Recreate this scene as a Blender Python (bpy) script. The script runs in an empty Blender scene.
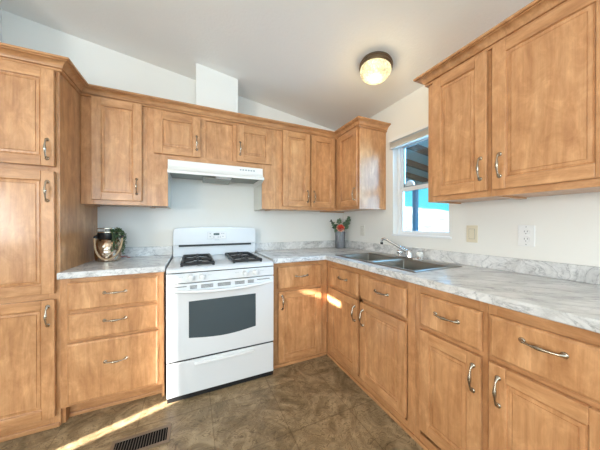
import bpy, bmesh, math, random
from mathutils import Vector, Matrix
random.seed(7)
C = bpy.context.scene
COL = C.collection
PI = math.pi

# ------------------------------------------------------------------ camera
cam_d = bpy.data.cameras.new('camera')
cam_d.sensor_width = 36.0
cam_d.lens = 233.55 / 600.0 * 36.0
cam_d.clip_start = 0.02
cam = bpy.data.objects.new('camera', cam_d); COL.objects.link(cam)
cam.location = (-1.7256, -2.4513, 1.1953)
cam.rotation_euler = (math.radians(90 - 0.196), 0, math.radians(-24.628))
C.camera = cam

# ------------------------------------------------------------------ world
w = bpy.data.worlds.new('sky'); C.world = w; w.use_nodes = True
nt = w.node_tree; nt.nodes.clear()
tc = nt.nodes.new('ShaderNodeTexCoord'); sx = nt.nodes.new('ShaderNodeSeparateXYZ')
rp = nt.nodes.new('ShaderNodeValToRGB'); bg = nt.nodes.new('ShaderNodeBackground'); wo = nt.nodes.new('ShaderNodeOutputWorld')
rp.color_ramp.elements[0].position = 0.0; rp.color_ramp.elements[0].color = (0.14, 0.80, 1.0, 1)
rp.color_ramp.elements[1].position = 0.35; rp.color_ramp.elements[1].color = (0.12, 0.62, 0.95, 1)
nt.links.new(tc.outputs['Generated'], sx.inputs[0]); nt.links.new(sx.outputs['Z'], rp.inputs[0])
nt.links.new(rp.outputs[0], bg.inputs[0]); nt.links.new(bg.outputs[0], wo.inputs[0])
bg.inputs[1].default_value = .95

# ------------------------------------------------------------------ lights
def area(name, loc, rot, sx_, sy_, power, color):
    d = bpy.data.lights.new(name, 'AREA'); d.shape = 'RECTANGLE'; d.size = sx_; d.size_y = sy_
    d.energy = power; d.color = color
    o = bpy.data.objects.new(name, d); COL.objects.link(o); o.location = loc; o.rotation_euler = rot
    return o
sd = bpy.data.lights.new('sun', 'SUN'); sd.energy = 45.0; sd.angle = math.radians(0.6); sd.color = (1.0, 0.95, 0.88)
sun = bpy.data.objects.new('sun', sd); COL.objects.link(sun)
sun.rotation_euler = Vector((0.957, 0.29, -0.348)).to_track_quat('-Z', 'Y').to_euler()
# unseen fill lamps added in front of the closed rear and left walls
area('fill_rear_a', (-3.35, -5.40, 1.45), (math.radians(91), 0, 0), 1.6, 1.3, 31, (0.58, 0.82, 1.0))
area('fill_rear_b', (-1.15, -5.40, 1.45), (math.radians(91), 0, 0), 1.6, 1.3, 31, (0.58, 0.82, 1.0))
area('fill_left', (-4.5, -3.8, 1.45), (0, math.radians(-108), 0), 1.1, 1.2, 86, (1.0, 0.975, 0.93))
area('daylight_kitchen_window', (0.55, -1.15, 1.75), (0, math.radians(80), math.radians(-28)), 1.0, 0.9, 52, (0.26, 0.62, 1.0))

C.view_settings.view_transform = 'Standard'
C.view_settings.look = 'None'
C.view_settings.gamma = 1.0
C.view_settings.use_curve_mapping = False
C.view_settings.exposure = 0.46
C.cycles.use_denoising = True
C.cycles.max_bounces = 8
C.cycles.diffuse_bounces = 5
C.cycles.sample_clamp_indirect = 6

# ------------------------------------------------------------------ materials
def mat(name, color=(.8,.8,.8), rough=.5, metal=0.0, spec=.5, coat=0.0, emit=None, estr=0.0, trans=0.0):
    m = bpy.data.materials.new(name); m.use_nodes = True
    b = m.node_tree.nodes['Principled BSDF']
    b.inputs['Base Color'].default_value = (*color, 1); b.inputs['Roughness'].default_value = rough
    b.inputs['Metallic'].default_value = metal; b.inputs['Specular IOR Level'].default_value = spec
    b.inputs['Coat Weight'].default_value = coat; b.inputs['Coat Roughness'].default_value = .12
    if trans: b.inputs['Transmission Weight'].default_value = trans
    if emit: b.inputs['Emission Color'].default_value = (*emit, 1); b.inputs['Emission Strength'].default_value = estr
    return m
class N:
    def __init__(s, m): s.t = m.node_tree; s.b = s.t.nodes['Principled BSDF']
    def n(s, kind, **kw):
        x = s.t.nodes.new(kind)
        for k, v in kw.items(): setattr(x, k, v)
        return x
    def l(s, a, b): s.t.links.new(a, b)
    def coord(s, scale=(1,1,1), rot=(0,0,0), out='Object'):
        a = s.n('ShaderNodeTexCoord'); m = s.n('ShaderNodeMapping')
        m.inputs['Scale'].default_value = scale; m.inputs['Rotation'].default_value = rot
        s.l(a.outputs[out], m.inputs[0]); return m.outputs[0]
    def noise(s, vec, scale, detail=4, rough=.5, dist=0.0):
        x = s.n('ShaderNodeTexNoise'); s.l(vec, x.inputs['Vector'])
        x.inputs['Scale'].default_value = scale; x.inputs['Detail'].default_value = detail
        x.inputs['Roughness'].default_value = rough; x.inputs['Distortion'].default_value = dist
        return x.outputs['Fac']
    def ramp(s, fac, stops):
        x = s.n('ShaderNodeValToRGB'); s.l(fac, x.inputs[0]); e = x.color_ramp.elements
        while len(e) < len(stops): e.new(.5)
        for k, (p, c) in enumerate(stops): e[k].position = p; e[k].color = (*c, 1)
        return x.outputs[0]
    def mix(s, fac, a, b, mode='MIX'):
        x = s.n('ShaderNodeMix', data_type='RGBA', blend_type=mode)
        if isinstance(fac, (int, float)): x.inputs[0].default_value = fac
        else: s.l(fac, x.inputs[0])
        for v, i in ((a, 6), (b, 7)):
            if isinstance(v, tuple): x.inputs[i].default_value = (*v, 1)
            else: s.l(v, x.inputs[i])
        return x.outputs[2]
    def math(s, op, a, b=0.0):
        x = s.n('ShaderNodeMath', operation=op)
        for v, i in ((a, 0), (b, 1)):
            if isinstance(v, (int, float)): x.inputs[i].default_value = v
            else: s.l(v, x.inputs[i])
        return x.outputs[0]
    def bump(s, h, strength=.2, dist=.01):
        x = s.n('ShaderNodeBump'); s.l(h, x.inputs['Height']); x.inputs['Strength'].default_value = strength
        x.inputs['Distance'].default_value = dist; s.l(x.outputs[0], s.b.inputs['Normal'])

def wood(name, horiz=None, tint=1.0):
    m = mat(name, rough=.34, spec=.5, coat=.3)
    q = N(m)
    if horiz == 'x': sc, sf, sb = (1.6, 11, 11), (4, 170, 170), (.55, 1, 1)
    else: sc, sf, sb = (11, 11, 1.6), (170, 170, 4), (1, 1, .55)
    g = q.noise(q.coord(sc), 1.3, 5, .6, 1.6)
    f = q.noise(q.coord(sf), 1.0, 3, .6)
    blot = q.noise(q.coord(sb), 15, 7, .68, .7)
    big = q.noise(q.coord(sb), 2.6, 2, .5, .6)
    c1 = q.ramp(g, [(.25, (.42*tint, .185*tint, .074*tint)), (.5, (.57*tint, .284*tint, .122*tint)), (.78, (.665*tint, .365*tint, .175*tint))])
    c2 = q.mix(.22, c1, q.ramp(f, [(.3, (.55, .48, .42)), (.7, (1, 1, 1))]), 'MULTIPLY')
    c3 = q.mix(.8, c2, q.ramp(blot, [(.30, (.78, .71, .63)), (.46, (.94, .93, .91)), (.54, (1.03, 1.05, 1.06)), (.66, (1.22, 1.30, 1.40))]), 'MULTIPLY')
    c4 = q.mix(.7, c3, q.ramp(big, [(.35, (.86, .83, .79)), (.65, (1.1, 1.11, 1.13))]), 'MULTIPLY')
    q.l(c4, q.b.inputs['Base Color'])
    q.bump(f, .05, .002)
    return m
M = {}
M['maple'] = wood('honey_maple')
M['maple_rail'] = wood('honey_maple_rail', 'x')
M['maple_crown'] = wood('honey_maple_crown', 'x', .93)
M['dark_gap'] = mat('shadow_gap_board', (.12, .06, .03), .7)

def wallmat(name, col, bump=.12):
    m = mat(name, col, .75, spec=.25); q = N(m)
    n = q.noise(q.coord(), 55, 4, .6); q.bump(n, bump, .004)
    v = q.noise(q.coord(), 1.7, 2, .5)
    q.l(q.mix(.5, col, q.ramp(v, [(.3, tuple(c*.97 for c in col)), (.7, tuple(min(1, c*1.03) for c in col))])), q.b.inputs['Base Color'])
    return m
M['wall'] = wallmat('painted_wall', (.80, .79, .75))
M['ceiling'] = wallmat('textured_ceiling', (.88, .875, .85), .35)
M['white_trim'] = mat('white_vinyl', (.82, .83, .84), .35)

def marble():
    m = mat('marble_laminate', (.8, .8, .8), .25, spec=.5, coat=.2); q = N(m)
    def diag(rot, sc):
        m2 = q.n('ShaderNodeMapping'); m2.inputs['Scale'].default_value = sc; q.l(q.coord((1, 1, 1), rot), m2.inputs[0]); return m2.outputs[0]
    cloud = q.noise(diag((.6, .5, .7), (1, 2.2, 2.2)), 3.4, 5, .6, .8)
    a = q.noise(diag((.65, -.6, .55), (1.1, 4.2, 4.2)), 1.8, 7, .62, 1.0)
    b = q.noise(diag((.75, -.5, .65), (1.6, 6.5, 6.5)), 2.6, 7, .66, 1.0)
    va = q.ramp(a, [(.455, (1, 1, 1)), (.49, (.84, .845, .85)), (.503, (.40, .41, .43)), (.515, (.87, .87, .88)), (.57, (1, 1, 1))])
    vb = q.ramp(b, [(.38, (1, 1, 1)), (.48, (.88, .88, .89)), (.50, (.50, .51, .53)), (.52, (.9, .9, .91)), (.62, (1, 1, 1))])
    base = q.ramp(cloud, [(.32, (.58, .58, .57)), (.6, (.80, .80, .79))])
    q.l(q.mix(.45, q.mix(.8, base, va, 'MULTIPLY'), vb, 'MULTIPLY'), q.b.inputs['Base Color'])
    return m
M['marble'] = marble()

def floor_m():
    m = mat('stone_vinyl', (.25, .2, .15), .38, spec=.4); q = N(m)
    co = q.coord()
    n1 = q.noise(co, 5.5, 6, .62, 2.2)
    n2 = q.noise(q.coord((1.0, 1.9, 1), (0, 0, .7)), 6, 3, .55, 3.0)
    base = q.ramp(n1, [(.3, (.15, .100, .050)), (.5, (.275, .195, .108)), (.7, (.44, .33, .20))])
    rid = q.ramp(q.math('ABSOLUTE', q.math('SUBTRACT', n2, .5)), [(0, (.50, .46, .42)), (.012, (.72, .70, .67)), (.03, (1.25, 1.24, 1.2)), (.09, (1.0, 1.0, 1.0)), (.3, (.86, .86, .86))])
    br = q.n('ShaderNodeTexBrick'); br.offset = 0; q.l(co, br.inputs['Vector'])
    for k, v in (('Scale', 1.0), ('Mortar Size', .0035), ('Brick Width', .405), ('Row Height', .405), ('Mortar Smooth', .3)): br.inputs[k].default_value = v
    br.inputs['Color1'].default_value = (1, 1, 1, 1); br.inputs['Color2'].default_value = (.84, .85, .86, 1); br.inputs['Mortar'].default_value = (.62, .6, .57, 1)
    c = q.mix(.9, q.mix(.85, base, rid, 'MULTIPLY'), br.outputs['Color'], 'MULTIPLY')
    q.l(c, q.b.inputs['Base Color']); q.bump(n2, .45, .008)
    return m
M['floor'] = floor_m()

M['white_enamel'] = mat('white_enamel', (.74, .755, .77), .22, spec=.5, coat=.3)
M['white_plastic'] = mat('white_plastic', (.80, .80, .79), .4)
M['hood_white'] = mat('hood_white', (.82, .81, .77), .3)
M['hood_grey'] = mat('hood_underside', (.30, .31, .28), .45, .3)
M['oven_glass'] = mat('oven_glass', (.055, .075, .085), .12, spec=.6)
M['black'] = mat('black_enamel', (.012, .012, .013), .35)
M['cast_iron'] = mat('cast_iron', (.018, .018, .019), .5)
M['slot_grey'] = mat('slot_grey', (.16, .16, .15), .6)
M['print_grey'] = mat('print_grey', (.35, .37, .40), .6)
M['display'] = mat('display_black', (.02, .05, .045), .15)
M['nickel'] = mat('brushed_nickel', (.44, .38, .30), .27, metal=1)
M['chrome'] = mat('chrome', (.82, .83, .85), .08, metal=1)
M['steel'] = mat('stainless_steel', (.27, .26, .235), .42, metal=.85)
M['acrylic'] = mat('acrylic_knob', (.80, .79, .74), .1, spec=.7)
M['almond'] = mat('almond_plastic', (.72, .65, .50), .4)
M['pale_plate'] = mat('pale_plate', (.70, .69, .63), .4)
M['bronze'] = mat('lamp_bronze', (.26, .20, .14), .28, metal=1)
M['vent_brown'] = mat('register_brown', (.20, .145, .10), .5, metal=.3)
M['vent_black'] = mat('register_black', (.008, .007, .007), .9, spec=.1)
M['vent_louver'] = mat('register_louver', (.11, .085, .065), .7)
M['rope'] = mat('jute_rope', (.50, .34, .20), .8)
M['leaf'] = mat('succulent_green', (.045, .11, .03), .5)
M['leaf_grey'] = mat('eucalyptus_leaf', (.17, .25, .15), .6)
M['leaf_dark'] = mat('dark_leaf', (.03, .07, .035), .6)
M['stem'] = mat('stem', (.10, .12, .05), .7)
M['petal'] = mat('coral_petal', (.80, .10, .06), .5)
M['petal_pale'] = mat('peach_petal', (.85, .42, .28), .5)
M['red_tip'] = mat('red_tip', (.30, .03, .02), .5)
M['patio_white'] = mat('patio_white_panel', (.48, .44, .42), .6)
M['patio_beam'] = mat('patio_brown_beam', (.19, .085, .055), .7)
M['post_blue'] = mat('patio_post', (.30, .46, .72), .6)
M['dial'] = mat('dial_white', (.85, .86, .86), .4)
M['gasket'] = mat('window_gasket', (.20, .24, .27), .5)
M['blind'] = mat('blind_cream', (.66, .63, .57), .5)
M['sun_mask'] = mat('sun_mask_cloth', (.55, .52, .47), .9)

def vase_m():
    m = mat('ribbed_grey_vase', (.20, .21, .23), .42, metal=.5); q = N(m)
    n = q.noise(q.coord((1, 1, .15)), 60, 3, .6)
    q.l(q.ramp(n, [(.3, (.13, .135, .15)), (.7, (.27, .28, .30))]), q.b.inputs['Base Color']); return m
M['vase'] = vase_m()
def copper_m():
    m = mat('hammered_copper', (.45, .30, .18), .22, metal=1); q = N(m)
    v = q.n('ShaderNodeTexVoronoi'); q.l(q.coord(), v.inputs['Vector']); v.inputs['Scale'].default_value = 55
    q.bump(v.outputs['Distance'], .4, .006)
    n = q.noise(q.coord(), 18, 3, .6)
    q.l(q.ramp(n, [(.35, (.34, .22, .14)), (.65, (.66, .54, .42))]), q.b.inputs['Base Color']); return m
M['copper'] = copper_m()
def dome_m():
    m = mat('lit_patterned_glass', (.62, .56, .36), .25, emit=(1, .80, .42), estr=1.0); q = N(m)
    v = q.n('ShaderNodeTexVoronoi', feature='DISTANCE_TO_EDGE'); q.l(q.coord(), v.inputs['Vector']); v.inputs['Scale'].default_value = 55
    n = q.noise(q.coord(), 24, 5, .65, 1.5)
    col = q.ramp(n, [(.3, (.95, .70, .28)), (.7, (1, .90, .55))])
    q.l(col, q.b.inputs['Emission Color'])
    pat = q.math('MULTIPLY', q.ramp(v.outputs['Distance'], [(0, (.25, .25, .25)), (.14, (1, 1, 1))]), q.ramp(n, [(.38, (.35, .35, .35)), (.5, (.9, .9, .9)), (.7, (1.15, 1.15, 1.15))]))
    q.l(q.math('MULTIPLY', pat, .85), q.b.inputs['Emission Strength'])
    q.bump(v.outputs['Distance'], .6, .01); return m
M['dome'] = dome_m()
def glass_m():
    m = bpy.data.materials.new('window_glass'); m.use_nodes = True; t = m.node_tree; t.nodes.clear()
    a = t.nodes.new('ShaderNodeBsdfTransparent'); a.inputs[0].default_value = (.97, .99, 1, 1)
    g = t.nodes.new('ShaderNodeBsdfGlossy'); g.inputs['Roughness'].default_value = .02
    fr = t.nodes.new('ShaderNodeFresnel'); fr.inputs[0].default_value = 1.35
    x = t.nodes.new('ShaderNodeMixShader'); o = t.nodes.new('ShaderNodeOutputMaterial')
    t.links.new(fr.outputs[0], x.inputs[0]); t.links.new(a.outputs[0], x.inputs[1]); t.links.new(g.outputs[0], x.inputs[2]); t.links.new(x.outputs[0], o.inputs[0])
    return m
M['glass'] = glass_m()
def hill_m():
    m = mat('pale_desert', (.8, .8, .8), .9, spec=.1); q = N(m)
    n = q.noise(q.coord((1, 1, 1)), .9, 8, .72)
    q.l(q.ramp(n, [(.40, (.08, .13, .13)), (.52, (.17, .19, .19)), (.7, (.24, .24, .24))]), q.b.inputs['Base Color']); return m
M['hill'] = hill_m()

# ------------------------------------------------------------------ mesh helpers
def obj(name, bm, m, parent=None, smooth=False, bevel=0.0, segs=2, ang=35):
    bmesh.ops.recalc_face_normals(bm, faces=bm.faces)
    me = bpy.data.meshes.new(name); bm.to_mesh(me); bm.free()
    for x in (m if isinstance(m, (list, tuple)) else [m]): me.materials.append(x)
    o = bpy.data.objects.new(name, me); COL.objects.link(o)
    if parent: o.parent = parent
    if smooth:
        for p in me.polygons: p.use_smooth = True
        try: me.set_sharp_from_angle(angle=math.radians(ang))
        except Exception: pass
    if bevel:
        b = o.modifiers.new('bevel', 'BEVEL'); b.width = bevel; b.segments = segs; b.limit_method = 'ANGLE'; b.angle_limit = math.radians(40)
        b.harden_normals = False
    return o
def box(bm, x0, x1, y0, y1, z0, z1, mi=0):
    x0, x1 = sorted((x0, x1)); y0, y1 = sorted((y0, y1)); z0, z1 = sorted((z0, z1))
    v = [bm.verts.new(p) for p in ((x0,y0,z0),(x1,y0,z0),(x1,y1,z0),(x0,y1,z0),(x0,y0,z1),(x1,y0,z1),(x1,y1,z1),(x0,y1,z1))]
    for f in ((0,3,2,1),(4,5,6,7),(0,1,5,4),(1,2,6,5),(2,3,7,6),(3,0,4,7)):
        bm.faces.new([v[i] for i in f]).material_index = mi
def B(*a):
    bm = bmesh.new(); box(bm, *a); return bm
def Bs(*rows):
    bm = bmesh.new()
    for r in rows: box(bm, *r)
    return bm
def tube(bm, pts, rad, n=10, cap=True, mi=0):
    pts = [Vector(p) for p in pts]
    rads = rad if isinstance(rad, (list, tuple)) else [rad]*len(pts)
    rings = []; prev = None
    for i, p in enumerate(pts):
        t = (pts[min(i+1, len(pts)-1)] - pts[max(i-1, 0)]).normalized()
        if prev is None:
            a = Vector((0,0,1)) if abs(t.z) < .9 else Vector((1,0,0)); u = t.cross(a).normalized()
        else:
            u = (prev - t*prev.dot(t)).normalized()
        prev = u; v = t.cross(u)
        rings.append([bm.verts.new(p + (u*math.cos(2*PI*k/n) + v*math.sin(2*PI*k/n))*rads[i]) for k in range(n)])
    for a, b in zip(rings, rings[1:]):
        for k in range(n): bm.faces.new((a[k], a[(k+1)%n], b[(k+1)%n], b[k])).material_index = mi
    if cap:
        bm.faces.new(rings[0][::-1]).material_index = mi; bm.faces.new(rings[-1]).material_index = mi
def lathe(bm, prof, n=32, c=(0,0,0), axis='z', mi=0, closed=False):
    rings = []
    for r, h in prof:
        ring = []
        for k in range(n):
            a = 2*PI*k/n; x, y = r*math.cos(a), r*math.sin(a)
            p = {'z': (x, y, h), 'y': (x, h, y), 'x': (h, x, y)}[axis]
            ring.append(bm.verts.new((p[0]+c[0], p[1]+c[1], p[2]+c[2])))
        rings.append(ring)
    for a, b in zip(rings, rings[1:]):
        for k in range(n): bm.faces.new((a[k], a[(k+1)%n], b[(k+1)%n], b[k])).material_index = mi
    if closed:
        for k in range(n): bm.faces.new((rings[-1][k], rings[-1][(k+1)%n], rings[0][(k+1)%n], rings[0][k])).material_index = mi
    else:
        bm.faces.new(rings[0][::-1]).material_index = mi; bm.faces.new(rings[-1]).material_index = mi
def cells(bm, xs, ys, z0, z1, inside, plane='xy'):
    """solid slab over the cells where inside(cx,cy); plane tells what the two axes are"""
    def P(a, b, c):
        return {'xy': (a, b, c), 'yz': (c, a, b), 'xz': (a, c, b)}[plane]
    V = {}
    def v(i, j, k):
        if (i, j, k) not in V: V[(i,j,k)] = bm.verts.new(P(xs[i], ys[j], z1 if k else z0))
        return V[(i,j,k)]
    nx, ny = len(xs)-1, len(ys)-1
    ins = lambda i, j: 0 <= i < nx and 0 <= j < ny and inside((xs[i]+xs[i+1])/2, (ys[j]+ys[j+1])/2)
    for i in range(nx):
        for j in range(ny):
            if not ins(i, j): continue
            for k in (0, 1): bm.faces.new((v(i,j,k), v(i+1,j,k), v(i+1,j+1,k), v(i,j+1,k)))
            if not ins(i-1, j): bm.faces.new((v(i,j,0), v(i,j+1,0), v(i,j+1,1), v(i,j,1)))
            if not ins(i+1, j): bm.faces.new((v(i+1,j,0), v(i+1,j+1,0), v(i+1,j+1,1), v(i+1,j,1)))
            if not ins(i, j-1): bm.faces.new((v(i,j,0), v(i+1,j,0), v(i+1,j,1), v(i,j,1)))
            if not ins(i, j+1): bm.faces.new((v(i,j+1,0), v(i+1,j+1,0), v(i+1,j+1,1), v(i,j+1,1)))
def prism(bm, prof, a0, a1, axis='x', mi=0):
    """closed profile swept along an axis; prof in the other two axes in order"""
    P = {'x': lambda p, a: (a, p[0], p[1]), 'y': lambda p, a: (p[0], a, p[1]), 'z': lambda p, a: (p[0], p[1], a)}[axis]
    r0 = [bm.verts.new(P(p, a0)) for p in prof]; r1 = [bm.verts.new(P(p, a1)) for p in prof]; n = len(prof)
    for k in range(n): bm.faces.new((r0[k], r0[(k+1)%n], r1[(k+1)%n], r1[k])).material_index = mi
    bm.faces.new(r0[::-1]).material_index = mi; bm.faces.new(r1).material_index = mi
def sweep(bm, path, prof):
    """profile (outward offset, z) swept along a 2-D path with mitred corners; outward = right-hand side of travel"""
    path = [Vector(p) for p in path]; rings = []
    for i, p in enumerate(path):
        d0 = (path[i]-path[i-1]).normalized() if i else (path[1]-path[0]).normalized()
        d1 = (path[i+1]-path[i]).normalized() if i < len(path)-1 else d0
        n0 = Vector((d0.y, -d0.x)); n1 = Vector((d1.y, -d1.x)); m = (n0+n1)
        m = m / m.dot(n0)
        rings.append([bm.verts.new((p.x+m.x*o, p.y+m.y*o, z)) for o, z in prof])
    n = len(prof)
    for a, b in zip(rings, rings[1:]):
        for k in range(n): bm.faces.new((a[k], a[(k+1)%n], b[(k+1)%n], b[k]))
    bm.faces.new(rings[0][::-1]); bm.faces.new(rings[-1])
def tag(o, label, cat, group=None):
    o['label'] = label; o['category'] = cat
    if group: o['group'] = group
    return o
def thing(name, label, cat, loc, rz=0.0, group=None):
    o = bpy.data.objects.new(name, None); COL.objects.link(o); o.location = loc; o.rotation_euler = (0, 0, rz)
    o.empty_display_size = .1
    group = group or {'wall_cabinet': 'maple wall cabinets', 'base_cabinet': 'maple base cabinets', 'wall_outlet': 'outlets on the right wall', 'eucalyptus_sprig': 'sprigs in the grey vase', 'countertop': 'marble-patterned countertops'}.get(name)
    return tag(o, label, cat, group)
def struct(o): o['kind'] = 'structure'; return o

# ------------------------------------------------------------------ setting
def zc(x): return 2.333 - .141*x          # underside of the vaulted ceiling
XL, YR = -4.6, -5.5
bm = bmesh.new(); box(bm, XL-.1, .1, YR-.1, .1, -.06, 0); struct(obj('floor', bm, M['floor']))
bm = bmesh.new()
prism(bm, [(XL-.1, zc(XL-.1)), (.1, zc(.1)), (.1, zc(.1)+.12), (XL-.1, zc(XL-.1)+.12)], YR-.1, .1, 'y')
struct(obj('ceiling', bm, M['ceiling']))
bm = bmesh.new(); prism(bm, [(XL-.1, -.02), (.0, -.02), (.0, zc(0)+.02), (XL-.1, zc(XL-.1)+.02)], 0, .1, 'y')
struct(obj('wall_back', bm, M['wall']))
bm = bmesh.new(); prism(bm, [(-1.70, 2.156), (-1.348, 2.156), (-1.348, zc(-1.348)+.01), (-1.70, zc(-1.70)+.01)], -.265, -.001, 'y')
struct(obj('wall_chase', bm, M['wall']))
bm = bmesh.new(); prism(bm, [(-3.06, 0), (-2.985, 0), (-2.985, zc(-2.985)+.01), (-3.06, zc(-3.06)+.01)], -.72, -.001, 'y')
struct(obj('wall_stub', bm, M['wall']))
# right wall with the kitchen window
WY0, WY1, WZ0, WZ1 = -1.345, -.805, 1.100, 1.965
bm = bmesh.new()
cells(bm, [YR-.1, WY0, WY1, .1], [-.02, WZ0, WZ1, 2.338], 0, .12, lambda a, b: not (WY0 < a < WY1 and WZ0 < b < WZ1), 'yz')
struct(obj('wall_right', bm, M['wall']))
# unseen left wall, its stepped opening added to shape the sun beams
bm = bmesh.new()
DY0, DY1, DZ1 = -2.07, -1.462, 2.012
cells(bm, [YR-.1, DY0, -1.735, DY1, .1], [-.02, 0, 1.86, 2.012, 2.2, zc(XL)+.02], XL-.05, XL,
      lambda a, b: not ((DY0 < a < -1.735 and 0 < b < DZ1) or (-1.735 < a < DY1 and 0 < b < 1.86)), 'yz')
struct(obj('wall_left', bm, M['wall']))
bm = bmesh.new()
prism(bm, [(XL-.1, -.02), (.0, -.02), (.0, zc(0)+.02), (XL-.1, zc(XL-.1)+.02)], YR-.1, YR, 'y')
struct(obj('wall_rear', bm, M['wall']))
# unseen cloth sheet added to cut the sun into streak and band
bm = bmesh.new(); n = 60; prev = None
for k in range(n+1):
    y = DY0 - .03 + (-1.508 - (DY0 - .03))*k/n; x = XL + .035 + .012*math.sin(k*1.05)*min(1, (n-k)/6)
    zt_ = 1.948 + .075*min(1, max(0, (y+1.76)/.03))
    a = [bm.verts.new((x, y, .02)), bm.verts.new((x, y, zt_)), bm.verts.new((x+.006, y, zt_)), bm.verts.new((x+.006, y, .02))]
    if prev:
        for i in range(4): bm.faces.new((prev[i], prev[(i+1)%4], a[(i+1)%4], a[i]))
    else: bm.faces.new(a)
    prev = a
bm.faces.new(prev[::-1])
tag(obj('sun_mask', bm, M['sun_mask'], smooth=True), 'unseen beige cloth sheet added at the left wall to shape the sun beam', 'sun_mask')

# ------------------------------------------------------------------ kitchen window
wr = bpy.data.objects.new('window_1', None); COL.objects.link(wr); wr.location = (0, 0, 0); struct(wr)
def frame_yz(bm, y0, y1, z0, z1, wd, x0, x1):
    box(bm, x0, x1, y0, y0+wd, z0, z1); box(bm, x0, x1, y1-wd, y1, z0, z1)
    box(bm, x0, x1, y0+wd, y1-wd, z0, z0+wd); box(bm, x0, x1, y0+wd, y1-wd, z1-wd, z1)
bm = bmesh.new(); frame_yz(bm, WY0+.001, WY1-.001, WZ0+.001, WZ1-.001, .034, .055, .115); obj('window_frame', bm, M['white_trim'], wr, bevel=.003)
bm = bmesh.new(); frame_yz(bm, WY0+.03, WY1-.03, 1.520, WZ1-.03, .024, .085, .105); obj('upper_sash', bm, M['white_trim'], wr, bevel=.003)
bm = bmesh.new(); frame_yz(bm, WY0+.052, WY1-.052, 1.542, WZ1-.052, .006, .080, .092); obj('gasket', bm, M['gasket'], wr)
bm = bmesh.new(); frame_yz(bm, WY0+.03, WY1-.036, WZ0+.010, 1.520, .020, .062, .084)
box(bm, .058, .086, WY0+.03, WY1-.03, 1.500, 1.526); obj('lower_sash', bm, M['white_trim'], wr, bevel=.003)
bm = B(.094, .097, WY0+.05, WY1-.05, 1.54, WZ1-.05); obj('upper_pane', bm, M['glass'], wr)
bm = B(.072, .075, WY0+.045, WY1-.045, WZ0+.03, 1.505); obj('lower_pane', bm, M['glass'], wr)
bm = B(-.008, .056, WY0-.012, WY1+.012, WZ0-.014, WZ0+.002); obj('window_sill', bm, M['white_trim'], wr, bevel=.003)

# raised blind
t = thing('window_blind', 'cream mini blind raised into a stack at the top of the kitchen window', 'blind', (0, -1.08, 1.90))
obj('headrail', B(-.048, -.002, -.288, .291, .060, .090), M['white_plastic'], t, bevel=.004)
bm = bmesh.new()
for k in range(7): box(bm, -.038, -.006, -.28, .283, .018+k*.0052, .0206+k*.0052)
obj('slats', bm, M['blind'], t)
obj('bottom_rail', B(-.041, -.004, -.282, .285, 0, .016), M['blind'], t, bevel=.004)
# dial thermometer on the glass
bm = bmesh.new(); lathe(bm, [(.001, 0), (.048, 0), (.050, .004), (.048, .012), (.001, .012)], 28, axis='x')
t = thing('dial_thermometer', 'small round white dial fixed outside the upper sash of the kitchen window', 'thermometer', (.099, -.905, 1.553))
obj('dial', bm, M['dial'], t, smooth=True)
bm = bmesh.new()
for k in range(12):
    a = k*PI/6; box(bm, -.001, .0005, .038*math.cos(a)-.0015, .038*math.cos(a)+.0015, .038*math.sin(a)-.004, .038*math.sin(a)+.004)
obj('tick_marks', bm, M['print_grey'], t)

# ------------------------------------------------------------------ outside
bm = bmesh.new()
nx, ny = 36, 60; grid = []
for i in range(nx+1):
    row = []
    for j in range(ny+1):
        x = 3 + 57*(i/nx)**1.3; y = -30 + 110*j/ny
        r = max(0, (x-14)/30); sl = min(1.3, max(0, (y-16)/18))
        z = -.9 + min(1, r)*(2.0 + 3.2*sl) + .35*math.sin(x*.31+y*.17)*min(1, r) + .18*math.sin(y*.63+x*.2)*min(1, r)
        row.append(bm.verts.new((x, y, z)))
    grid.append(row)
for i in range(nx):
    for j in range(ny): bm.faces.new((grid[i][j], grid[i+1][j], grid[i+1][j+1], grid[i][j+1]))
o = struct(obj('hills', bm, M['hill'], smooth=True))
bm = B(.12, 3.4, -4, 6, -.95, -.9); struct(obj('ground', bm, M['hill']))
struct(obj('wall_sun_block', B(.0, .1, .101, 7.0, -.9, 2.85), M['wall']))  # unseen wall added to keep the sun off the patio post
pr = thing('patio_cover', 'white patio roof on brown rafters outside the kitchen window', 'patio cover', (0, 0, 0))
def zr(x): return 2.62 - .13*x
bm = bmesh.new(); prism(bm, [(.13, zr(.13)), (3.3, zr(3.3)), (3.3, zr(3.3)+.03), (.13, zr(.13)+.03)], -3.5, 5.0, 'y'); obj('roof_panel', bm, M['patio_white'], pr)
for k in range(16):
    y = -3.05 + k*.525
    bm = bmesh.new(); prism(bm, [(.13, zr(.13)-.10), (3.2, zr(3.2)-.10), (3.2, zr(3.2)-.001), (.13, zr(.13)-.001)], y-.03, y+.03, 'y'); obj('rafter', bm, M['patio_beam'], pr)
obj('header', B(2.96, 3.06, -3.4, 4.9, zr(3.0)-.20, zr(3.0)-.10), M['patio_white'], pr)
for y in (-2.2, 1.395, 4.6): obj('post', B(2.965, 3.055, y-.045, y+.045, -.899, zr(3.0)-.20), M['post_blue'], pr)

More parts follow.
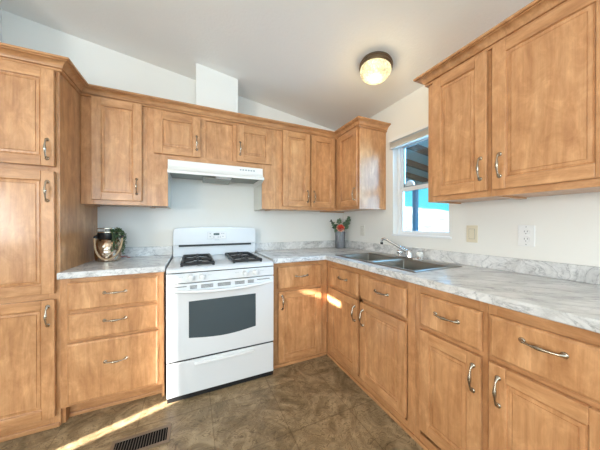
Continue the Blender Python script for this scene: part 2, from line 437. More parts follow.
# ------------------------------------------------------------------ cabinet kit
def handle_bm(L=.108, out=.025):
    """bail pull standing in local x-z, opening towards -y; runs along z"""
    bm = bmesh.new(); pts = []; rad = []
    n = 20
    for k in range(n+1):
        s = k/n; z = (s-.5)*L; a = math.sin(PI*s)
        y = -.004 - (out-.004)*a**.42
        pts.append((0, y, z)); rad.append(.0036 + .0036*math.exp(-((s-.5)/.17)**2) + .0034*math.exp(-(min(s, 1-s)/.07)**2))
    tube(bm, pts, rad, 10)
    for z in (-L/2, L/2): lathe(bm, [(.0002, 0), (.0105, 0), (.0105, -.0025), (.006, -.006), (.0002, -.0055)], 14, c=(0, 0, z), axis='y')
    return bm
_hm = None
def handle(parent, x, y, z, horizontal=False):
    global _hm
    if _hm is None:
        o = obj('handle', handle_bm(), M['nickel'], parent, smooth=True, ang=60); _hm = o.data
    else:
        o = bpy.data.objects.new('handle', _hm); COL.objects.link(o); o.parent = parent
    o.location = (x, y, z)
    if horizontal: o.rotation_euler = (0, PI/2, 0)
    return o
T = .020
def door(parent, x0, x1, z0, z1, y, hx=None, hz=None, st=.056, name='door'):
    """framed door; y = plane it hangs on, faces -y"""
    y -= .0045
    bm = bmesh.new(); yf = y - T
    box(bm, x0, x0+st, yf, y, z0, z1, 0); box(bm, x1-st, x1, yf, y, z0, z1, 0)
    box(bm, x0+st, x1-st, yf, y, z0, z0+st, 1); box(bm, x0+st, x1-st, yf, y, z1-st, z1, 1)
    d = obj(name, bm, [M['maple'], M['maple_rail']], parent, bevel=.0028, segs=2)
    bm = bmesh.new(); a0, a1, b0, b1 = x0+st, x1-st, z0+st, z1-st
    rings = [(0, yf+.0015), (.0015, yf+.0075), (.004, yf+.0085), (.0055, yf+.0085), (.008, yf+.0055), (.019, yf+.0045), (.0200, yf+.0070), (.0215, yf+.0070), (.0230, yf+.0035)]
    vs = [[bm.verts.new(p) for p in ((a0+i, yy, b0+i), (a1-i, yy, b0+i), (a1-i, yy, b1-i), (a0+i, yy, b1-i))] for i, yy in rings]
    for p, q in zip(vs, vs[1:]):
        for k in range(4): bm.faces.new((p[k], p[(k+1)%4], q[(k+1)%4], q[k]))
    bm.faces.new(vs[-1])
    bk = [bm.verts.new(p) for p in ((a0, y-.002, b0), (a1, y-.002, b0), (a1, y-.002, b1), (a0, y-.002, b1))]
    for k in range(4): bm.faces.new((bk[k], bk[(k+1)%4], vs[0][(k+1)%4], vs[0][k]))
    bm.faces.new(bk)
    obj('panel', bm, M['maple'], d)
    if hx is not None: handle(d, hx, yf, hz)
    return d
def drawer(parent, x0, x1, z0, z1, y, hx=None, hz=None, name='drawer'):
    y -= .0045; bm = bmesh.new(); e = .011
    r = [(0, y), (0, y-T+.008), (.003, y-T+.0045), (.0045, y-T+.0045), (e, y-T)]
    vs = [[bm.verts.new(p) for p in ((x0+i, yy, z0+i), (x1-i, yy, z0+i), (x1-i, yy, z1-i), (x0+i, yy, z1-i))] for i, yy in r]
    for p, q in zip(vs, vs[1:]):
        for k in range(4): bm.faces.new((p[k], p[(k+1)%4], q[(k+1)%4], q[k]))
    bm.faces.new(vs[0][::-1]); bm.faces.new(vs[-1])
    d = obj(name, bm, M['maple'], parent)
    handle(d, hx if hx is not None else (x0+x1)/2, y-T, hz if hz is not None else (z0+z1)/2, True)
    return d
FR = .019
def face_frame(parent, W, z0, z1, yf, stiles, rails):
    """stiles: [(x0,x1,z0,z1)], rails: same - one mesh; frame front at yf"""
    bm = bmesh.new()
    for a in stiles: box(bm, a[0], a[1], yf, yf+FR, a[2], a[3], 0)
    for a in rails: box(bm, a[0], a[1], yf, yf+FR, a[2], a[3], 1)
    return obj('face_frame', bm, [M['maple'], M['maple_rail']], parent, bevel=.0012, segs=1)
def body(parent, W, D, z0, z1, toe=0, top=True):
    bm = bmesh.new(); y0 = -(D-FR)+.0005; t = .016
    box(bm, 0, t, y0, -.003, z0, z1); box(bm, W-t, W, y0, -.003, z0, z1)
    if top: box(bm, t, W-t, y0, -.003, z1-t, z1)
    box(bm, t, W-t, y0, -.003, z0+(toe or .008), z0+(toe or .008)+t)
    box(bm, t, W-t, -.012, -.003, z0+(toe or .008)+t, z1-t)
    return obj('body', bm, M['maple'], parent)
G = 'honey maple kitchen cabinets'
def back_cab(label, X0, X1, Z0, Z1, D, name='wall_cabinet', cat='cabinet'):
    return thing(name, label, cat, (X0, 0, Z0), 0), X1-X0, (lambda X: X-X0), (lambda Z: Z-Z0)
def right_cab(label, Y0, Y1, Z0, Z1, D, name='wall_cabinet', cat='cabinet'):
    return thing(name, label, cat, (0, Y0, Z0), -PI/2), Y0-Y1, (lambda Y: Y0-Y), (lambda Z: Z-Z0)
g = .0006
ZB, ZT = 1.3385, 2.118
DU, DB = .325, .605

# pantry
t, W, fx, fz = back_cab('tall maple pantry cabinet with three stacked doors at far left', -2.984, -2.4415, 0, ZT, .6, 'pantry_cabinet')
body(t, W, .60, 0, ZT, .10)
yf = -.60
face_frame(t, W, 0, ZT, yf, [(0, .05, 0, ZT), (W-.05, W, 0, ZT)], [(.05, W-.05, 0, .10), (.05, W-.05, .735, .815), (.05, W-.05, 1.48, 1.56), (.05, W-.05, 2.06, ZT)])
door(t, fx(-2.955), fx(-2.4585), 1.531, 2.089, yf, fx(-2.487), 1.627)
door(t, fx(-2.955), fx(-2.4585), .792, 1.503, yf, fx(-2.487), 1.385)
door(t, fx(-2.955), fx(-2.4585), .070, .758, yf, fx(-2.487), .667)
obj('base_molding', B(0, W, yf-.012, yf-.0005, 0, .026), M['maple_rail'], t, bevel=.004)

# first wall cabinet
t, W, fx, fz = back_cab('single-door maple wall cabinet hung between the pantry and range hood cabinet', -2.4405, -2.0475, ZB, ZT, DU)
H = ZT-ZB; body(t, W, DU, 0, H); yf = -DU
face_frame(t, W, 0, H, yf, [(0, .075, 0, H), (W-.04, W, 0, H)], [(.075, W-.04, 0, .045), (.075, W-.04, H-.03, H)])
door(t, fx(-2.376), fx(-2.076), fz(1.3695), fz(2.098), yf, fx(-2.108), fz(1.478))

# cabinet over the range
t, W, fx, fz = back_cab('short maple cabinet over the range hood with two small doors', -2.0468, -1.0062, ZB, ZT, DU, 'range_hood_cabinet')
bm = bmesh.new(); y0 = -(DU-FR)+.0005
zb = fz(1.7075)
box(bm, 0, .016, y0, -.003, 0, H); box(bm, fx(-1.922), fx(-1.9065), y0, -.003, 0, zb, 1)
box(bm, W-.016, W, y0, -.003, 0, H); box(bm, fx(-1.1385), fx(-1.123), y0, -.003, 0, zb, 1)
box(bm, .016, W-.016, y0, -.003, zb, zb+.016); box(bm, .016, W-.016, y0, -.003, H-.016, H)
box(bm, .016, fx(-1.922), y0, -.003, .008, .024); box(bm, fx(-1.123), W-.016, y0, -.003, .008, .024)
box(bm, .016, W-.016, -.012, -.003, zb+.016, H-.016)
obj('body', bm, [M['maple'], M['pale_plate']], t)
face_frame(t, W, 0, H, yf, [(0, fx(-1.906), 0, H), (fx(-1.139), W, 0, H), (fx(-1.70), fx(-1.627), zb+.048, H-.046), (fx(-1.405), fx(-1.35), zb+.048, H-.046)],
           [(fx(-1.906), fx(-1.139), zb, zb+.048), (fx(-1.906), fx(-1.139), H-.046, H)])
obj('fixed_panel', B(fx(-1.627), fx(-1.405), yf+.0155, yf+.0187, zb+.048, H-.046), M['maple'], t)
door(t, fx(-1.998), fx(-1.668), fz(1.746), fz(2.073), yf, fx(-1.697), fz(1.862), st=.060)
door(t, fx(-1.371), fx(-1.050), fz(1.752), fz(2.073), yf, fx(-1.345), fz(1.866), st=.060)

# double wall cabinet right of the range
t, W, fx, fz = back_cab('two-door maple wall cabinet right of the range hood on the back wall', -1.0055, -.3262, ZB, ZT, DU)
body(t, W, DU, 0, H)
face_frame(t, W, 0, H, yf, [(0, .07, 0, H), (W-.03, W, 0, H), (fx(-.655), fx(-.625), .045, H-.03)], [(.07, W-.03, 0, .045), (.07, W-.03, H-.03, H)])
door(t, fx(-.940), fx(-.648), fz(1.3695), fz(2.098), yf, fx(-.678), fz(1.474))
door(t, fx(-.634), fx(-.352), fz(1.3695), fz(2.098), yf, fx(-.604), fz(1.474))

# corner cabinet on the right wall
t, W, fx, fz = right_cab('maple corner wall cabinet with glossy end panel left of the kitchen window', -.0035, -.716, ZB, ZT, DU)
body(t, W, DU, 0, H)
face_frame(t, W, 0, H, yf, [(.3225, .39, 0, H), (W-.03, W, 0, H)], [(.39, W-.03, 0, .045), (.39, W-.03, H-.03, H)])
door(t, fx(-.394), fx(-.701), fz(1.3695), fz(2.092), yf, fx(-.672), fz(1.478))

# near wall cabinets
t, W, fx, fz = right_cab('narrow maple wall cabinet beside the kitchen window on the right wall', -1.410, -1.7655, ZB, ZT, DU)
body(t, W, DU, 0, H)
face_frame(t, W, 0, H, yf, [(0, .05, 0, H), (W-.02, W, 0, H)], [(.05, W-.02, 0, .045), (.05, W-.02, H-.03, H)])
door(t, fx(-1.455), fx(-1.755), fz(1.3695), fz(2.092), yf, fx(-1.727), fz(1.487))
t, W, fx, fz = right_cab('wide maple wall cabinet at upper right, nearest the camera', -1.7662, -2.22, ZB, ZT, DU)
body(t, W, DU, 0, H)
face_frame(t, W, 0, H, yf, [(0, .02, 0, H), (W-.05, W, 0, H)], [(.02, W-.05, 0, .045), (.02, W-.05, H-.03, H)])
door(t, fx(-1.779), fx(-2.170), fz(1.3695), fz(2.092), yf, fx(-1.812), fz(1.487))

# crown moulding
prof = [(0, 2.094), (.010, 2.094), (.014, 2.099), (.014, 2.104), (.008, 2.106), (.008, 2.110), (.018, 2.111), (.021, 2.117), (.025, 2.127), (.033, 2.136), (.046, 2.142), (.050, 2.142), (.050, 2.147), (.060, 2.147), (.063, 2.151), (.063, 2.159), (.0, 2.159)]
prof = [(o+.0006, z) for o, z in prof]
bm = bmesh.new(); sweep(bm, [(-2.984, -.60), (-2.441, -.60), (-2.441, -.325), (-.325, -.325), (-.325, -.716), (-.002, -.716)], prof)
tag(obj('crown_molding', bm, M['maple_crown'], smooth=True, ang=25), 'long maple crown molding running from the pantry round to the corner wall cabinet', 'molding')
bm = bmesh.new(); sweep(bm, [(-.002, -1.410), (-.325, -1.410), (-.325, -2.22)], [(o, z) for o, z in prof])
tag(obj('crown_molding', bm, M['maple_crown'], smooth=True, ang=25), 'maple crown molding above the near wall cabinets at upper right', 'molding')

# base cabinets
ZK = .8745
t, W, fx, fz = back_cab('maple base cabinet with three stacked drawers between the pantry and range', -2.4405, -1.907, 0, ZK, DB, 'drawer_cabinet')
body(t, W, DB, 0, ZK, .10); yb = -DB
face_frame(t, W, 0, ZK, yb, [(0, .045, .10, ZK), (W-.045, W, .10, ZK)], [(.045, W-.045, .10, .135), (.045, W-.045, .47, .505), (.045, W-.045, .65, .685), (.045, W-.045, .84, ZK)])
drawer(t, fx(-2.404), fx(-1.941), .677, .846, yb, fx(-2.172), .770)
drawer(t, fx(-2.404), fx(-1.941), .498, .658, yb, fx(-2.172), .598)
drawer(t, fx(-2.404), fx(-1.941), .120, .481, yb, fx(-2.168), .340)
obj('toe_kick', B(.017, W-.017, -.535, -.52, 0, .099), M['maple_rail'], t)
obj('base_molding', B(.017, W-.017, -.546, -.5355, 0, .022), M['maple_rail'], t, bevel=.003)

t, W, fx, fz = back_cab('maple base cabinet with one drawer and one door right of the range', -1.133, -.6065, 0, ZK, DB, 'base_cabinet')
body(t, W, DB, 0, ZK, .03)
face_frame(t, W, 0, ZK, yb, [(0, .06, 0, ZK), (W-.09, W, 0, ZK)], [(.06, W-.09, 0, .06), (.06, W-.09, .61, .67), (.06, W-.09, .815, ZK)])
drawer(t, fx(-1.086), fx(-.678), .652, .838, yb, fx(-.872), .752)
door(t, fx(-1.086), fx(-.678), .048, .630, yb, fx(-1.052), .545)
obj('base_molding', B(0, W-.012, yb-.012, yb-.0005, 0, .024), M['maple_rail'], t, bevel=.004)

t, W, fx, fz = right_cab('maple sink base cabinet with two doors and two false drawer fronts', -.6055, -1.540, 0, ZK, DB, 'sink_cabinet')
body(t, W, DB, 0, ZK, .03, top=False)
face_frame(t, W, 0, ZK, yb, [(0, .08, 0, ZK), (W-.05, W, 0, ZK), (fx(-1.06), fx(-1.105), .06, .815)], [(.08, W-.05, 0, .06), (.08, W-.05, .61, .67), (.08, W-.05, .815, ZK)])
for a, b, hx in ((-.679, -1.0665, -1.038), (-1.100, -1.4925, -1.130)):
    drawer(t, fx(a), fx(b), .658, .826, yb, fx((a+b)/2-.012), .756, name='false_drawer_front')
    door(t, fx(a), fx(b), .085, .635, yb, fx(hx), .530)
obj('base_molding', B(.014, W, yb-.012, yb-.0005, 0, .024), M['maple_rail'], t, bevel=.004)
def base_right(label, Y0, Y1, d0, d1, hd, zh=.750):
    t, W, fx, fz = right_cab(label, Y0, Y1, 0, ZK, DB, 'base_cabinet')
    body(t, W, DB, 0, ZK, .03)
    face_frame(t, W, 0, ZK, yb, [(0, .03, 0, ZK), (W-.03, W, 0, ZK)], [(.03, W-.03, 0, .06), (.03, W-.03, .61, .67), (.03, W-.03, .815, ZK)])
    drawer(t, fx(d0), fx(d1), .658, .826, yb, None, zh)
    door(t, fx(d0), fx(d1), .10, .635, yb, fx(hd), .533)
    obj('base_molding', B(0, W, yb-.012, yb-.0005, 0, .024), M['maple_rail'], t, bevel=.004)
base_right('narrow maple base cabinet just right of the sink cabinet, door handle on its right', -1.541, -1.8925, -1.583, -1.878, -1.848)
base_right('wide maple base cabinet at lower right, nearest the camera, door handle on its left', -1.8935, -2.263, -1.907, -2.228, -1.940, .770)
base_right('maple base cabinet past the right edge of the photo under the end of the counter', -2.264, -2.635, -2.30, -2.60, -2.325)

# ------------------------------------------------------------------ countertops
ZC = .914; CD = .648
t = thing('countertop', 'short marble-patterned countertop left of the range', 'countertop', (-2.4405, 0, ZK+.0005))
W = -1.8965+2.4405; th = ZC-ZK-.0005
obj('slab', B(0, W, -CD, -.001, 0, th), M['marble'], t, bevel=.006, segs=3)
obj('backsplash', B(0, W, -.020, -.0015, th+.0003, th+.082), M['marble'], t, bevel=.003)
t = thing('countertop', 'long L-shaped marble-patterned countertop holding the sink along the right wall', 'countertop', (0, 0, ZK+.0005))
SY0, SY1, SX0, SX1 = -1.495, -.660, -.555, -.105
bm = bmesh.new()
hx0, hx1, hy0, hy1 = SX0+.015, SX1-.015, SY0+.015, SY1-.015
cells(bm, [-1.136, -CD, hx0, hx1, -.001], [-2.65, hy0, -CD-.0001+0, hy1, -.001][:1] + sorted([hy0, hy1, -CD]) + [-.001], 0, th,
      lambda x, y: (x > -CD or y > -CD) and not (hx0 < x < hx1 and hy0 < y < hy1))
obj('slab', bm, M['marble'], t, bevel=.006, segs=3)
bm = bmesh.new(); cells(bm, [-1.136, -.020, -.0015], [-2.65, -.020, -.0015], th+.0003, th+.082, lambda x, y: x > -.020 or y > -.020)
obj('backsplash', bm, M['marble'], t, bevel=.003)

# ------------------------------------------------------------------ sink
t = thing('kitchen_sink', 'double-bowl stainless steel drop-in sink below the kitchen window', 'sink', (0, 0, ZC))
def bowl_sink():
    bm = bmesh.new(); z = .006
    X = [SX0, -.525, -.195, SX1]; Y = [SY0, -1.465, -1.100, -1.055, -.690, SY1]
    vt = {(i, j): bm.verts.new((X[i], Y[j], z)) for i in range(4) for j in range(6)}
    for i in range(3):
        for j in range(5):
            if i == 1 and j in (1, 3): continue
            bm.faces.new((vt[i,j], vt[i+1,j], vt[i+1,j+1], vt[i,j+1]))
    # rim edge down to the counter
    edge = [(i, 0) for i in range(4)] + [(3, j) for j in range(1, 6)] + [(i, 5) for i in (2, 1, 0)] + [(0, j) for j in (4, 3, 2, 1)]
    lo = {}
    for i, j in edge:
        p = vt[i, j].co; lo[i, j] = bm.verts.new((p.x + (-.004 if i == 0 else .004 if i == 3 else 0), p.y + (-.004 if j == 0 else .004 if j == 5 else 0), .0006))
    for a, b in zip(edge, edge[1:]+edge[:1]): bm.faces.new((vt[a], vt[b], lo[b], lo[a]))
    for j in (1, 3):
        top = [vt[1,j], vt[2,j], vt[2,j+1], vt[1,j+1]]
        prev = top
        for ins, zz in ((.004, -.002), (.010, -.10), (.020, -.155), (.045, -.168)):
            cx = (X[1]+X[2])/2; cy = (Y[j]+Y[j+1])/2
            ring = [bm.verts.new((q.co.x + (ins if q.co.x < cx else -ins), q.co.y + (ins if q.co.y < cy else -ins), zz)) for q in top]
            for k in range(4): bm.faces.new((prev[k], prev[(k+1)%4], ring[(k+1)%4], ring[k]))
            prev = ring
        bm.faces.new(prev)
    return bm
o = obj('basin', bowl_sink(), M['steel'], t, smooth=True, ang=50, bevel=.012, segs=3)
for j, y in ((0, -1.28), (1, -.872)):
    bm = bmesh.new(); lathe(bm, [(.001, 0), (.038, 0), (.042, .003), (.036, .005), (.001, .002)], 24, c=(-.36, y, -.1675)); obj('drain', bm, M['chrome'], t, smooth=True)

# faucet
t = thing('faucet', 'chrome two-handle faucet with long spout swung over the far sink bowl', 'faucet', (-.150, -1.112, ZC+.0065))
bm = bmesh.new(); prism(bm, [( .022*math.cos(a), (.105 if math.sin(a) > 0 else -.105) + .022*math.sin(a)) for a in [2*PI*k/24+.01 for k in range(24)]], 0, .012, 'z')
obj('deck_plate', bm, M['chrome'], t, smooth=True, bevel=.002)
bm = bmesh.new(); lathe(bm, [(.001, .012), (.027, .012), (.026, .03), (.023, .05), (.019, .062), (.001, .066)], 24); obj('spout_base', bm, M['chrome'], t, smooth=True)
bm = bmesh.new(); tube(bm, [(0, 0, .045), (-.012, .03, .062), (-.04, .105, .105), (-.062, .165, .138), (-.072, .192, .150), (-.078, .207, .146), (-.080, .213, .130), (-.080, .214, .118)], [.013, .0125, .011, .010, .010, .010, .0105, .0105], 14)
sp = obj('spout', bm, M['chrome'], t, smooth=True, ang=60)
bm = bmesh.new(); lathe(bm, [(.001, .100), (.0115, .100), (.012, .118), (.001, .118)], 16, c=(-.080, .214, 0)); obj('aerator', bm, M['black'], sp, smooth=True)
for s in (.088, -.098):
    bm = bmesh.new(); lathe(bm, [(.001, .012), (.019, .012), (.015, .022), (.012, .026), (.001, .026)], 20, c=(0, s, 0)); h = obj('handle_base', bm, M['chrome'], t, smooth=True)
    bm = bmesh.new()
    nn = 32; prof2 = [(.001, .026), (.020, .027), (.028, .036), (.028, .052), (.019, .062), (.001, .064)]
    lathe(bm, prof2, nn, c=(0, s, 0))
    for k, v in enumerate(bm.verts):
        a = math.atan2(v.co.y-s, v.co.x); r = 1 - .09*(.5+.5*math.cos(8*a)); v.co.x *= r; v.co.y = s + (v.co.y-s)*r
    obj('knob', bm, M['chrome'] if s > 0 else M['acrylic'], h, smooth=True, ang=50)

# ------------------------------------------------------------------ range
RX0, RX1 = -1.8875, -1.1440
t = thing('gas_range', 'white freestanding gas range with oven below the hood', 'stove', (RX0, 0, 0))
W = RX1-RX0
bm = bmesh.new(); box(bm, .003, W-.003, -.655, -.03, .03, .866); obj('body', bm, M['black'], t, bevel=.004)
for x in (.05, W-.05):
    for y in (-.58, -.08):
        bm = bmesh.new(); lathe(bm, [(.001, 0), (.018, 0), (.018, .004), (.010, .008), (.010, .0295), (.001, .0295)], 12, c=(x, y, 0)); obj('foot', bm, M['black'], t)
# cooktop
bm = bmesh.new()
prism(bm, [(-.055, .8665), (-.055, .900), (-.64, .900), (-.660, .897), (-.674, .889), (-.681, .879), (-.683, .8665)], 0, W, 'x')
ck = obj('cooktop', bm, M['white_enamel'], t, smooth=True, bevel=.003, ang=40)
for cx in (.195, W-.195):
    for cy in (-.515, -.270):
        bm = bmesh.new(); lathe(bm, [(.085, .9002), (.088, .9025), (.080, .9030), (.06, .9010)], 28, c=(cx, cy, 0))
        obj('burner_rim', bm, M['white_enamel'], ck, smooth=True)
for cx in (.195, W-.195):
    for cy in (-.515, -.270):
        bm = bmesh.new(); lathe(bm, [(.001, .9012), (.045, .9012), (.042, .908), (.030, .909), (.030, .914), (.027, .916), (.001, .917)], 24, c=(cx, cy, 0)); obj('burner', bm, M['black'], t, smooth=True)
for cx in (.195, W-.195):
    bm = bmesh.new(); r = .0085; hw, y0, y1 = .104, -.642, -.150; zt = .922
    for a, b in (((cx-hw, y0), (cx+hw, y0)), ((cx-hw, y1), (cx+hw, y1)), ((cx-hw, y0), (cx-hw, y1)), ((cx+hw, y0), (cx+hw, y1)), ((cx-hw, -.396), (cx+hw, -.396))):
        tube(bm, [(a[0], a[1], zt-.006), (b[0], b[1], zt-.006)], r*1.2, 8)
    for cy in (-.515, -.270):
        for dx, dy in ((1, 0), (-1, 0), (0, 1), (0, -1)):
            e = (cx+dx*hw, cy+dy*.118); s_ = (cx+dx*.028, cy+dy*.028)
            tube(bm, [(e[0], e[1], zt-.010), ((e[0]*.6+s_[0]*.4), (e[1]*.6+s_[1]*.4), zt+.003), (s_[0], s_[1], zt+.004)], [r*1.2, r*1.3, r], 8)
    for x in (cx-hw, cx+hw):
        for y in (y0, -.396, y1): tube(bm, [(x, y, .9010), (x, y, zt-.006)], [.009, .006], 8)
    obj('grate', bm, M['cast_iron'], t, smooth=True, ang=60)
# control panel
obj('seam', B(.006, W-.006, -.676, -.6556, .8605, .8664), M['black'], t)
bm = bmesh.new(); prism(bm, [(-.656, .7955), (-.686, .7955), (-.683, .8602), (-.656, .8602)], .002, W-.002, 'x'); cp = obj('control_panel', bm, M['white_enamel'], t, bevel=.003)
def knob(x):
    bm = bmesh.new(); lathe(bm, [(.001, 0), (.023, 0), (.022, -.006), (.018, -.010), (.017, -.024), (.014, -.027), (.001, -.028)], 26, axis='y')
    box(bm, -.004, .004, -.034, -.02, -.016, .016)
    o = obj('knob', bm, M['white_plastic'], cp, smooth=True, ang=40); o.location = (x, -.686, .831)
for X in (-1.738, -1.668, -1.368, -1.292): knob(X-RX0)
for X in (-1.800, -1.703, -1.618, -1.430, -1.325, -1.240):
    bm = bmesh.new()
    for k in range(3): box(bm, X-RX0-.012+k*.009, X-RX0-.007+k*.009, -.6865, -.6860, .836, .839)
    obj('printed_marks', bm, M['print_grey'], cp)
# oven door with vent strip
bm = bmesh.new(); box(bm, .002, W-.002, -.690, -.656, .274, .790)
dr = obj('oven_door', bm, M['white_enamel'], t, bevel=.006, segs=3)
bm = bmesh.new()
for a, b in ((-1.862, -1.765), (-1.745, -1.700), (-1.675, -1.595), (-1.565, -1.475), (-1.445, -1.375), (-1.350, -1.305), (-1.280, -1.180)):
    n_ = 1 if (b-a) > .095 else 3
    for k in range(n_):
        zz = .775-(0 if n_ == 1 else k*.0085); box(bm, a-RX0, b-RX0, -.6912, -.6902, zz-.0055, zz)
obj('vent_slots', bm, M['slot_grey'], dr)
# bowed handle along the door top
bm = bmesh.new(); n = 28; prev = None
for k in range(n+1):
    s = k/n; x = .010 + (W-.020)*s; bow = math.sin(PI*s)**.6
    zb_ = .742 - .020*math.sin(PI*s); yo = -.697 - .038*bow
    ring = [bm.verts.new(p) for p in ((x, -.6905, zb_+.004), (x, yo+.006, zb_), (x, yo, zb_+.005), (x, yo+.002, zb_+.018), (x, yo+.010, zb_+.020), (x, -.6905, zb_+.016))]
    if prev:
        for i in range(6): bm.faces.new((prev[i], prev[(i+1)%6], ring[(i+1)%6], ring[i]))
    else: bm.faces.new(ring)
    prev = ring
bm.faces.new(prev[::-1]); obj('handle', bm, M['white_plastic'], dr, smooth=True, ang=50)
# oven window with a bowed lower edge
bm = bmesh.new(); wx0, wx1 = -1.752-RX0, -1.290-RX0
pf = [(wx0, .668), (wx0, .420)]
for k in range(1, 12): s = k/12; pf.append((wx0+(wx1-wx0)*s, .420-.022*math.sin(PI*s)))
pf += [(wx1, .420), (wx1, .668)]
r0 = [bm.verts.new((x, -.6903, z)) for x, z in pf]; r1 = [bm.verts.new((x+(.004 if x < (wx0+wx1)/2 else -.004), -.6925, z)) for x, z in pf]
for k in range(len(pf)): bm.faces.new((r0[k], r0[(k+1)%len(pf)], r1[(k+1)%len(pf)], r1[k]))
bm.faces.new(r1); bm.faces.new(r0[::-1]); obj('oven_window', bm, M['oven_glass'], dr)
# storage drawer
bm = bmesh.new(); box(bm, .003, W-.003, -.688, -.656, .035, .262); sdw = obj('storage_drawer', bm, M['white_enamel'], t, bevel=.006, segs=3)
bm = bmesh.new(); prism(bm, [(-.6885, .226), (-.702, .226), (-.706, .232), (-.702, .240), (-.6885, .243)], .17, .585, 'x'); obj('pull_lip', bm, M['white_plastic'], sdw, bevel=.002)
obj('gap_shade_plate', B(.004, W-.004, -.676, -.6555, .0005, .0345), M['black'], t)  # black plate added to keep the gap under the drawer dark
obj('seam_shadow', B(.006, W-.006, -.680, -.6555, .2622, .2738), M['black'], t)
# backguard
bm = bmesh.new(); pf = []
R = .03
for k in range(7): a = PI - k*PI/12; pf.append((.0+R+R*math.cos(a), 1.160-R+R*math.sin(a)))
for k in range(9): s = (k+.5)/9; pf.append((R+(W-2*R)*s, 1.160+.010*math.sin(PI*s)))
for k in range(7): a = PI/2 - k*PI/12; pf.append((W-R+R*math.cos(a), 1.160-R+R*math.sin(a)))
pf += [(W, 1.008), (0, 1.008)]
prism(bm, [(x, z) for x, z in pf], -.095, -.022, 'y'); bgd = obj('backguard', bm, M['white_enamel'], t, bevel=.004, segs=2)
obj('backguard_base', B(0, W, -.070, -.022, .9005, 1.0075), M['white_enamel'], t, bevel=.003)
obj('vent_gap', B(.045, W-.045, -.088, -.0705, .990, 1.0075), M['black'], t)
cxp = .385-.015
obj('clock_panel', B(cxp-.085, cxp+.085, -.0962, -.0952, 1.055, 1.120), M['white_plastic'], bgd, bevel=.0004)
bm = bmesh.new(); frm = (cxp-.085, cxp+.085, 1.055, 1.120)
for a in ((frm[0], frm[1], frm[2], frm[2]+.0015), (frm[0], frm[1], frm[3]-.0015, frm[3]), (frm[0], frm[0]+.0015, frm[2], frm[3]), (frm[1]-.0015, frm[1], frm[2], frm[3])): box(bm, a[0], a[1], -.0967, -.0963, a[2], a[3])
for dx, dz in ((-.060, .1065), (.045, .1065), (.062, .1065), (-.060, .078), (-.028, .073), (.012, .073), (.030, .073), (.055, .078)): box(bm, cxp+dx-.005, cxp+dx+.005, -.0967, -.0963, 1.0+dz-.004, 1.0+dz+.004)
box(bm, cxp-.022, cxp+.022, -.0957, -.0953, 1.044, 1.047)
obj('buttons', bm, M['print_grey'], bgd)
obj('clock_display', B(cxp-.030, cxp+.022, -.0975, -.0963, 1.092, 1.110), M['display'], bgd)

# ------------------------------------------------------------------ range hood
t = thing('range_hood', 'white under-cabinet range hood above the gas range', 'range hood', (-1.904, 0, 1.575))
W = .763; ht = 1.7065-1.575
prf = [(-.330, ht), (-.352, ht-.002), (-.352, .082), (-.368, .055), (-.400, .038), (-.402, .018), (-.392, .018), (-.386, .034), (-.340, .060), (-.330, .080)]
bm = bmesh.new(); prism(bm, prf, 0, W, 'x'); obj('front_panel', bm, M['hood_white'], t, smooth=True, ang=30)
for x0, x1 in ((.0005, .004), (W-.004, W-.0005)):
    bm = bmesh.new(); prism(bm, [(-.003, .0), (-.33, .0), (-.385, .020), (-.34, .062), (-.3295, .082), (-.3295, ht-.001), (-.003, ht-.001)], x0, x1, 'x')
    obj('side_panel', bm, M['hood_white'], t)
obj('top_panel', B(.004, W-.004, -.3295, -.003, ht-.006, ht-.001), M['hood_grey'], t)
obj('underside', B(.0045, W-.0045, -.329, -.008, .045, .049), M['hood_grey'], t)
bm = bmesh.new(); box(bm, .26, .50, -.27, -.06, .012, .0445); obj('filter_box', bm, M['hood_grey'], t, bevel=.006)
bm = bmesh.new(); box(bm, .36, .49, -.325, -.275, .020, .0445); obj('light_lens', bm, M['white_plastic'], t, bevel=.004)
bm = bmesh.new()
for k in range(6): box(bm, .555+k*.024, .570+k*.024, -.3528, -.3521, .096, .108)
obj('switches', bm, M['print_grey'], t)

# ------------------------------------------------------------------ ceiling light
LX, LY = -.48, -1.10
t = thing('ceiling_light', 'flush ceiling light with bronze rim and lit patterned glass bowl', 'ceiling light', (LX, LY, zc(LX)-.002))
t.rotation_euler = (0, math.atan(.141), 0)
bm = bmesh.new(); lathe(bm, [(.001, 0), (.110, 0), (.112, -.010), (.118, -.014), (.120, -.022), (.114, -.027), (.118, -.033), (.120, -.042), (.113, -.050), (.100, -.050), (.001, -.045)], 48)
obj('rim', bm, M['bronze'], t, smooth=True, ang=40)
bm = bmesh.new(); pf = [(.110, -.0505)]
for k in range(1, 13): a = k/12*PI/2; pf.append((.113*math.cos(a)**.75 if k < 12 else .001, -.0515-.082*math.sin(a)))
lathe(bm, pf, 48); dm = obj('glass_bowl', bm, M['dome'], t, smooth=True, ang=80)
pl = bpy.data.lights.new('bulb', 'POINT'); pl.energy = 1.6; pl.color = (1.0, .74, .38); pl.shadow_soft_size = .06
po = bpy.data.objects.new('bulb', pl); COL.objects.link(po); po.parent = t; po.location = (0, 0, -.205)

